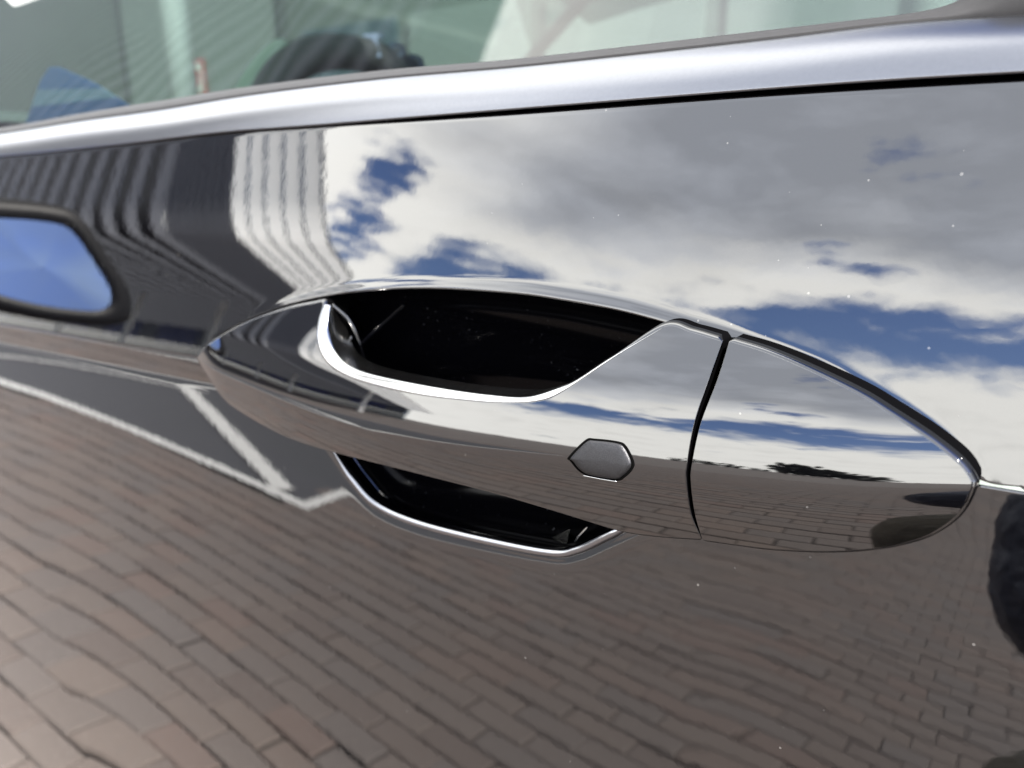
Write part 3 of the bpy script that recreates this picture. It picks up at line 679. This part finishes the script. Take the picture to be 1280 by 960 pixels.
def brick_mat():
    m_, t = material('concrete_paver'); ob = t.n('ShaderNodeTexCoord').outputs['Object']
    ge = t.n('ShaderNodeNewGeometry'); pos = ge.outputs['Position']; oi = t.n('ShaderNodeObjectInfo').outputs['Random']; isl = ge.outputs['Random Per Island']
    rnd = t.m('FRACT', t.m('ADD', t.m('MULTIPLY', oi, 7.31), t.m('MULTIPLY', isl, 3.77)))
    cr = t.n('ShaderNodeValToRGB', {0: rnd}); e = cr.color_ramp.elements
    e[0].position = 0; e[0].color = (0.071, 0.054, 0.047, 1); e[1].position = 1; e[1].color = (0.087, 0.060, 0.050, 1)
    for ps, cc in ((.3, (0.085, 0.066, 0.056, 1)), (.55, (0.074, 0.062, 0.057, 1)), (.8, (0.093, 0.071, 0.059, 1))): x = e.new(ps); x.color = cc
    big = t.noise(pos, 2.2, 4, .6); gr = t.noise(pos, 210, 3, .7); sp = t.noise(pos, 55, 4, .6)
    c = t.mix(t.m('MULTIPLY', big, .35), cr.outputs[0], (0.081, 0.075, 0.071, 1)); c = t.mix(t.ss(gr, .52, .75), c, (0.145, 0.128, 0.115, 1)); c = t.mix(t.m('MULTIPLY', t.ss(sp, .55, .75), .5), c, (0.076, 0.068, 0.064, 1))
    bp_ = t.n('ShaderNodeBump', {'Height': gr, 'Strength': .6, 'Distance': .003})
    p = t.n('ShaderNodeBsdfPrincipled', {'Base Color': c, 'Roughness': .88, 'Normal': bp_}); t.n('ShaderNodeOutputMaterial', {0: p.outputs[0]}); return m_
M_BRICK = brick_mat()
# asphalt parking bay let into the paving
BAY = [(-2.12, -1.46), (-9, -1.16), (-9, -6.0), (-3.4, -6.0)]
def in_bay(x, y, m_=0.0):
    r = False; n = len(BAY)
    for i in range(n):
        (xa_, ya_), (xb_, yb_) = BAY[i], BAY[(i + 1) % n]
        if (ya_ > y) != (yb_ > y) and x < (xb_ - xa_) * (y - ya_) / (yb_ - ya_) + xa_: r = not r
    return r
HX, HY, CH = .0795, .0390, .0065
BV = [(-HX, -HY, 0), (HX, -HY, 0), (HX, HY, 0), (-HX, HY, 0), (-HX, -HY, .0085 - CH * .6), (HX, -HY, .0085 - CH * .6), (HX, HY, .0085 - CH * .6), (-HX, HY, .0085 - CH * .6), (-HX + CH, -HY + CH, .0085), (HX - CH, -HY + CH, .0085), (HX - CH, HY - CH, .0085), (-HX + CH, HY - CH, .0085)]
BF = [(0, 1, 5, 4), (1, 2, 6, 5), (2, 3, 7, 6), (3, 0, 4, 7), (4, 5, 9, 8), (5, 6, 10, 9), (6, 7, 11, 10), (7, 4, 8, 11), (8, 9, 10, 11)]
spots = []
for j in range(-123, 10):
    for i in range(-43, 25):
        x = i * .162 + (.081 if j % 2 else 0); y = j * .081
        if in_bay(x, y): continue
        spots.append((x + random.gauss(0, .0012), y + random.gauss(0, .0012), random.gauss(0, .0012), random.gauss(0, .006)))
spots.sort(key=lambda p: (p[0] + .8) ** 2 + ((p[1] + 1.5) * 1.1) ** 2)
bme = bpy.data.meshes.new('paving_brick'); bme.from_pydata(BV, [], BF); bme.materials.append(M_BRICK)
for x, y, z, a in spots[:300]:
    o = bpy.data.objects.new('paving_brick', bme); o.location = (x, y, z); o.rotation_euler = (random.gauss(0, .006), random.gauss(0, .004), a); o.parent = pave; col.objects.link(o)
V = []; Fc = []
for x, y, z, a in spots[300:]:
    n = len(V); ca, sa = cos(a), sin(a); V += [(x + px_ * ca - py_ * sa, y + px_ * sa + py_ * ca, z + pz_) for px_, py_, pz_ in BV]; Fc += [tuple(n + q for q in f) for f in BF]
o = mesh('paving_bricks', V, Fc, M_BRICK, pave, False); o['kind'] = 'stuff'
bay = mesh('parking_bay', [(x, y, .004) for x, y in BAY], [(3, 2, 1, 0)], M_ASPH, None, False); bay['kind'] = 'structure'
M_LINE = simple('road_paint', (.40, .40, .385), .7, noise=(25, .25))
def stripe(P, wd, z=.0135):
    P = np.asarray(P, float); d = np.gradient(P, axis=0); d /= np.linalg.norm(d, axis=1)[:, None]; n_ = np.stack([-d[:, 1], d[:, 0]], 1)
    b = MB(); b.grid(np.stack([np.c_[P - n_ * wd / 2, np.full(len(P), z)], np.c_[P + n_ * wd / 2, np.full(len(P), z)]], 1)); o = b.build('painted_line', M_LINE, bay); return o
stripe([(-9, -1.19), (-2.12, -1.49)], .055)
stripe([(-2.30, -1.54), (-4.4, -2.36)], .085, .0140)
stripe([(-2.10, -1.46), (-3.3, -5.8)], .06, .0130)
stripe([(-5.6, -1.62), (-4.1, -2.35)], .04)

# ------------------------------------------------------------------ canopy of the forecourt in front of the car's side
CZ, CY, RD = 4.17, -8.5, np.array([-.643, -.766])
M_TRANS = translucent('translucent_sheet', (.86, .87, .86), .6); M_CLAD = simple('dark_cladding', (.085, .09, .105), .5, noise=(3, .35), bump=(40, .1, .002)); M_PGREY = simple('pale_blue_panel', (.20, .24, .30), .5); M_MIDS = translucent('slate_roof_sheet', (.085, .09, .105), .42); M_FRAME0 = simple('dark_backing', (.015, .015, .017), .7, noise=(1, .3)); M_SOFF = translucent('grey_roof_sheet', (.17, .178, .20), .45); M_WHITE = simple('white_cladding', (.82, .82, .80), .6, noise=(2, .06))
canopy = empty('forecourt_canopy', (-18, CY - 4, 0)); tag(canopy, 'dark ribbed forecourt canopy with a white end bay reflected in the black door', 'canopy')
def canopy_part(name, b, mat): o = mesh(name, b.v, b.f, mat, None, False); o.parent = canopy; o.matrix_parent_inverse = Matrix.Translation(-Vector(canopy.location)); return o
def panels(x0, n, pitch, fill, mat, zt, L=40, RR=.9):
    """each strip runs along the soffit, round the eave and up the front"""
    path = [(q, 0.0) for q in (L, L * .5, 6.0, RR + .6)] + [(RR * (1 - sin(t_)), RR * (1 - cos(t_))) for t_ in np.linspace(0, pi / 2, 9)] + [(0.0, z_) for z_ in (RR + .5, zt * .5, zt - CZ)]
    for k in range(n):
        b = MB(); rows_ = []
        for q, h_ in path:
            r_ = []
            for e_, in_ in ((k, .05), (k, 0), (k + fill, 0), (k + fill, .05)):
                x_ = x0 - e_ * pitch + RD[0] * q - .45 * h_; up_ = 1 if h_ < RR * .5 else 0
                r_.append((x_, CY + RD[1] * q - in_ * (1 - up_), CZ + h_ + in_ * up_))
            rows_.append(r_)
        b.grid(np.array(rows_)); canopy_part('cladding_panel', b, mat)
panels(-11.7, 5, .66, .985, M_TRANS, 12)
for k in range(0, 6):
    RR = .9; path = [(q, 0.0) for q in (40, 20, 6.0, RR + .6)] + [(RR * (1 - sin(t_)), RR * (1 - cos(t_))) for t_ in np.linspace(0, pi / 2, 9)] + [(0.0, z_) for z_ in (RR + .5, 4, 7.8)]
    b = MB(); b.tube(np.array([(-11.7 - k * .66 + RD[0] * q - .45 * h_, CY + RD[1] * q, CZ + h_) for q, h_ in path]), .035, 6); canopy_part('joint_strip', b, M_CLAD if k in (0, 5) else M_PGREY)
panels(-15.05, 8, .40, .90, M_MIDS, 26)
panels(-18.3, 46, 1.3, .50, M_SOFF, 32)
panels(-18.95, 46, 1.3, .50, M_FRAME0, 32)
panels(-77.6, 25, 3.0, .5, M_SOFF, 34)
panels(-79.1, 25, 3.0, .5, M_FRAME0, 34)
for k in range(4):
    b = MB(); px_, py_ = -15 - 7.5 * k + RD[0] * 14, CY + RD[1] * 14; b.tube([(px_, py_, 0), (px_, py_, CZ)], .14, 12); canopy_part('column', b, M_WHITE)
# shop front under the canopy's far edge
shop = empty('shop_front', (-80, -38.5, 0)); tag(shop, 'low glazed shop front with blue and white panels under the canopy', 'shop')
def shop_part(name, b, mat): o = mesh(name, b.v, b.f, mat, None, False); o.parent = shop; o.matrix_parent_inverse = Matrix.Translation(-Vector(shop.location)); return o
M_BLUEP = simple('blue_panel', (.03, .07, .30), .4); M_SHOPG = simple('shop_glass', (.12, .16, .19), .05, ior=1.8)
for k in range(26):
    b = MB(); b.box(-131 + 3.5 * k, -127.6 + 3.5 * k, -38.6, -38.4, .2, 2.2); shop_part('shop_window', b, M_SHOPG)
for k in range(26):
    b = MB(); b.box(-131 + 3.5 * k, -127.6 + 3.5 * k, -38.7, -38.35, 2.25, 4.4); shop_part('sign_panel', b, M_BLUEP if k % 3 != 1 else M_PGREY)

# ------------------------------------------------------------------ building across the car, seen through the cabin
hall = empty('showroom', (-10, 9, 0)); tag(hall, 'pale showroom wall with a tall panel door seen through the car windows', 'building')
def hall_part(name, b, mat, sm=False): o = mesh(name, b.v, b.f, mat, None, sm); o.parent = hall; o.matrix_parent_inverse = Matrix.Translation(-Vector(hall.location)); return o
M_WALL = simple('pale_render', (.17, .19, .18), .8, noise=(1.5, .1)); M_PANEL = simple('pale_door_panel', (.27, .30, .285), .5, noise=(2, .05)); M_COLM = simple('grey_column', (.34, .36, .35), .6); M_FRAME = simple('grey_frame', (.10, .11, .11), .5)
b = MB(); b.box(-30, 14, 9.25, 9.6, 0, 5.5); hall_part('wall', b, M_WALL)
for k in range(4):
    b = MB(); b.box(-17.3 + k * 1.33, -15.99 + k * 1.33, 9.12, 9.2, .1, 4.6); hall_part('door_panel', b, M_PANEL)
b = MB(); b.box(-11.96, -11.86, 9.05, 9.24, 0, 4.7); hall_part('door_jamb', b, M_FRAME); b = MB(); b.box(-17.45, -17.33, 9.05, 9.24, 0, 4.7); hall_part('door_jamb', b, M_FRAME)
for k in range(5):
    b = MB(); b.box(-11.4 + k * 2.6, -9.1 + k * 2.6, 9.16, 9.24, .6, 3.4); hall_part('window', b, M_SHOPG if k < 1 else M_PANEL)
for k in range(4):
    b = MB(); b.tube([(-23 + 11.5 * k * .95, 7.2, 0), (-23 + 11.5 * k * .95, 7.2, 5.3)], .22, 14); hall_part('column', b, M_COLM, True)
M_RED = simple('red_sign', (.45, .02, .02), .5)
sg = empty('red_sign', (-14.6, 9.1, 2.85)); tag(sg, 'small red framed sign with letter D on the pale showroom door', 'sign')
b = MB(); b.box(-.26, .26, -.03, -.012, -.34, .34); o = mesh('sign_board', b.v, b.f, M_RED, sg, False)
b = MB(); b.box(-.20, .20, -.036, -.0305, -.28, .28); o = mesh('sign_face', b.v, b.f, simple('sign_white', (.75, .75, .72), .5), sg, False)
b = MB()
b.box(-.14, -.06, -.044, -.0365, -.2, .2); b.grid(np.array([[(-.10 + r_k * cos(a), y_, r_k * sin(a)) for r_k, y_ in ((.20, -.0365), (.20, -.044), (.12, -.044), (.12, -.0365))] for a in np.linspace(-pi / 2, pi / 2, 20)])); mesh('lettering', b.v, b.f, M_RED, sg, False)

# ------------------------------------------------------------------ trees on the skyline
M_BARK = simple('bark', (.06, .045, .035), .9, noise=(20, .4)); M_LEAF = simple('foliage', (.018, .022, .012), .8, noise=(2, .5))
def tree(x, y, h, seed, label):
    rnd = random.Random(seed); t = empty('tree', (x, y, 0)); tag(t, label, 'tree', 'trees on the skyline')
    b = MB(); b.tube([(0, 0, 0), (.05, .03, h * .4), (0, .1, h * .8)], [h * .03, h * .02, h * .006], 7)
    for k in range(5):
        a = rnd.uniform(0, 6.28); z0 = h * rnd.uniform(.25, .5); b.tube([(0, 0, z0), (cos(a) * h * .14, sin(a) * h * .14, z0 + h * .14), (cos(a) * h * .26, sin(a) * h * .26, z0 + h * .2)], [h * .012, h * .008, h * .003], 5)
    mesh('trunk', b.v, b.f, M_BARK, t, False)
    V = []; Fc = []; cl_ = [(rnd.gauss(0, h * .23), rnd.gauss(0, h * .23), h * rnd.uniform(.18, .92)) for _ in range(34)]
    for c_ in cl_:
        rr = h * rnd.uniform(.07, .14) * (1.15 - .5 * c_[2] / h)
        for _ in range(70):
            d = Vector((rnd.gauss(0, 1), rnd.gauss(0, 1), rnd.gauss(0, .8))); d.normalize(); p = Vector(c_) + d * rr * rnd.uniform(.5, 1.1)
            u_ = Vector((rnd.gauss(0, 1), rnd.gauss(0, 1), rnd.gauss(0, 1))).normalized() * h * .040; v_ = u_.cross(Vector((rnd.gauss(0, 1), rnd.gauss(0, 1), rnd.gauss(0, 1)))).normalized() * h * .032
            n = len(V); V += [tuple(p - u_), tuple(p + v_), tuple(p + u_), tuple(p - v_)]; Fc.append((n, n + 1, n + 2, n + 3))
    mesh('crown', V, Fc, M_LEAF, t, False); return t
def treelabel(k, n): return ['tallest dark tree at the near end of the skyline row', 'second tree of the skyline row, broad and dark'][k] if k < 2 else 'tree number %s along the skyline row, counted from its tall end' % ['three', 'four', 'five', 'six', 'seven', 'eight', 'nine', 'ten', 'eleven', 'twelve', 'thirteen'][k - 2]
for k in range(9):
    a = radians(9.6 - k * .85 + random.uniform(-.15, .15)); R0 = random.uniform(88, 100)
    tree(-sin(a) * R0, -cos(a) * R0, (7.4 - .42 * k) * random.uniform(.92, 1.08), 100 + k, treelabel(k, 13))
for k in range(9):
    a = radians(11.5 + k * .9 + random.uniform(-.6, .6)); R0 = random.uniform(140, 175)
    t_ = tree(-sin(a) * R0, -cos(a) * R0, random.uniform(3.0, 5.4), 200 + k, '%s tree of the low far row along the horizon, counted from the skyline trees' % ['first', 'second', 'third', 'fourth', 'fifth', 'sixth', 'seventh', 'eighth', 'ninth'][k]); t_['group'] = 'low far trees along the horizon'

# ------------------------------------------------------------------ the photographer, seen only as a dark edge in the paint
pt = empty('person', (.52, -.66, 0)); tag(pt, 'person in a dark navy jacket and khaki trousers crouching beside the car door', 'person')
PO = Vector(pt.location)
J = dict(pel=(.54, -.70, .56), wst=(.53, -.68, .70), chs=(.53, -.63, .94), nck=(.53, -.61, 1.10), hd0=(.53, -.59, 1.19), hd1=(.53, -.58, 1.33),
         sl=(.35, -.62, 1.03), el_=(.016, -.34, .812), hl=(.20, -.27, .94), sr=(.71, -.62, 1.03), er=(.74, -.46, .80), hr=(.62, -.30, .72),
         l1=(.45, -.68, .54), l2=(.040, -.42, .640), l3=(.16, -.66, .09), l4=(.13, -.52, .035), r1=(.63, -.68, .54), r2=(.72, -.30, .55), r3=(.70, -.58, .09), r4=(.71, -.45, .035))
RAD = dict(pel=.155, wst=.145, chs=.165, nck=.06, hd0=.085, hd1=.095, sl=.075, el_=.058, hl=.034, sr=.075, er=.050, hr=.028, l1=.095, l2=.078, l3=.045, l4=.04, r1=.095, r2=.065, r3=.045, r4=.04)
EDG = [('pel', 'wst'), ('wst', 'chs'), ('chs', 'nck'), ('nck', 'hd0'), ('hd0', 'hd1'), ('chs', 'sl'), ('sl', 'el_'), ('el_', 'hl'), ('chs', 'sr'), ('sr', 'er'), ('er', 'hr'), ('pel', 'l1'), ('l1', 'l2'), ('l2', 'l3'), ('l3', 'l4'), ('pel', 'r1'), ('r1', 'r2'), ('r2', 'r3'), ('r3', 'r4')]
def skin(name, J_, RAD_, EDG_, root, mats, parent, sub=2, offs=Vector((0, 0, 0))):
    ks = list(J_); me = bpy.data.meshes.new(name); me.from_pydata([tuple(Vector(J_[k]) - offs) for k in ks], [(ks.index(a), ks.index(b_)) for a, b_ in EDG_], [])
    o = bpy.data.objects.new(name, me); col.objects.link(o); o.modifiers.new('s', 'SKIN'); sb_ = o.modifiers.new('u', 'SUBSURF'); sb_.levels = sub; sb_.render_levels = sub
    for k, sv_ in zip(ks, me.skin_vertices[0].data): sv_.radius = (RAD_[k], RAD_[k] * (.72 if k in ('pel', 'wst', 'chs') else 1)); sv_.use_root = k == root
    dg = bpy.context.evaluated_depsgraph_get(); m2 = bpy.data.meshes.new_from_object(o.evaluated_get(dg)); bpy.data.objects.remove(o); bpy.data.meshes.remove(me)
    m2.shade_smooth(); m2.name = name
    for m_ in mats: m2.materials.append(m_)
    o = bpy.data.objects.new(name, m2); col.objects.link(o); o.parent = parent; return o
M_SKIN = simple('skin', (.50, .31, .23), .5, noise=(60, .1)); M_JACKET = simple('navy_jacket', (.010, .014, .032), .6, noise=(25, .4), bump=(28, 1.0, .02)); M_KHAKI = simple('khaki_cloth', (.07, .058, .038), .8, noise=(30, .25), bump=(22, 1.0, .02)); M_SHOE = simple('dark_shoe', (.02, .018, .016), .5)
body = skin('body', J, RAD, EDG, 'pel', [M_SKIN, M_JACKET, M_KHAKI, M_SHOE], pt, 2, PO)
for p in body.data.polygons:
    c_ = p.center + PO
    arm_ = min((c_ - Vector(J['el_']).lerp(Vector(J[q_]), f_ / 6)).length for q_ in ('hl', 'sl') for f_ in range(7)) < .085 or min((c_ - Vector(J['er']).lerp(Vector(J[q_]), f_ / 6)).length for q_ in ('hr', 'sr') for f_ in range(7)) < .085
    p.material_index = 0 if c_.z > 1.12 else 1 if (arm_ or c_.z > .62 and c_.x > .38 and c_.y < -.5) else 2 if c_.z > .09 else 3
def fingers(base, fwd, side, up):
    base, fwd, side, up = map(Vector, (base, fwd, side, up))
    for k, (off, ln) in enumerate(((-.027, .070), (-.009, .080), (.009, .075), (.027, .058))):
        P0 = base + side * off; Jf = dict(a=P0, b=P0 + fwd * ln * .45, c=P0 + fwd * ln * .75 + up * ln * .22, d=P0 + fwd * ln * .78 + up * ln * .52); yield Jf
    yield dict(a=base - side * .03 - fwd * .03, b=base - side * .052 - fwd * .005, c=base - side * .050 + fwd * .022 + up * .012, d=base - side * .040 + fwd * .042 + up * .02)
for hnd, dr in (('hl', 1), ('hr', -1)):
    for Jf in fingers(Vector(J[hnd]) + Vector((0, .02, 0)), (-.2 * dr, .95, -.1), (0, .1, 1), (dr * .3, .1, 0)):
        skin('glove_finger', Jf, dict(a=.0095, b=.009, c=.0085, d=.007), [('a', 'b'), ('b', 'c'), ('c', 'd')], 'a', [M_JACKET], body, 1, PO)
b = MB(); 
hd = np.array([.53, -.58, 1.29])
b.grid(np.array([[hd - np.array(PO) + np.array([.104 * cos(a) * sin(q), .112 * sin(a) * sin(q) - .012, .118 * cos(q)]) for q in np.linspace(.01, 1.75 + .25 * max(0, -sin(a)), 12)] for a in np.linspace(0, 2 * pi, 28)]))
mesh('hair', b.v, b.f, simple('dark_hair', (.02, .014, .01), .6), pt)
b = MB(); b.tube(np.array([[.53, -.49, 1.265], [.53, -.475, 1.245], [.53, -.485, 1.23]]) - np.array(PO), [.008, .014, .010], 10); mesh('nose', b.v, b.f, M_SKIN, pt)
for sx_ in (-.034, .034):
    b = MB(); b.tube(np.array([[.53 + sx_, -.505, 1.275], [.53 + sx_, -.492, 1.275]]) - np.array(PO), [.010, .007], 10); mesh('eye', b.v, b.f, M_SHOE, pt)
for sx_ in (-.098, .098):
    b = MB(); b.tube(np.array([[.53 + sx_, -.59, 1.29], [.53 + sx_ * 1.08, -.595, 1.265], [.53 + sx_, -.585, 1.235]]) - np.array(PO), [.010, .014, .008], 8); mesh('ear', b.v, b.f, M_SKIN, pt)
b = MB(); b.tube(np.array([[.505, -.496, 1.208], [.53, -.488, 1.206], [.555, -.496, 1.208]]) - np.array(PO), [.004, .006, .004], 8); mesh('mouth', b.v, b.f, simple('lips', (.35, .14, .12), .5), pt)
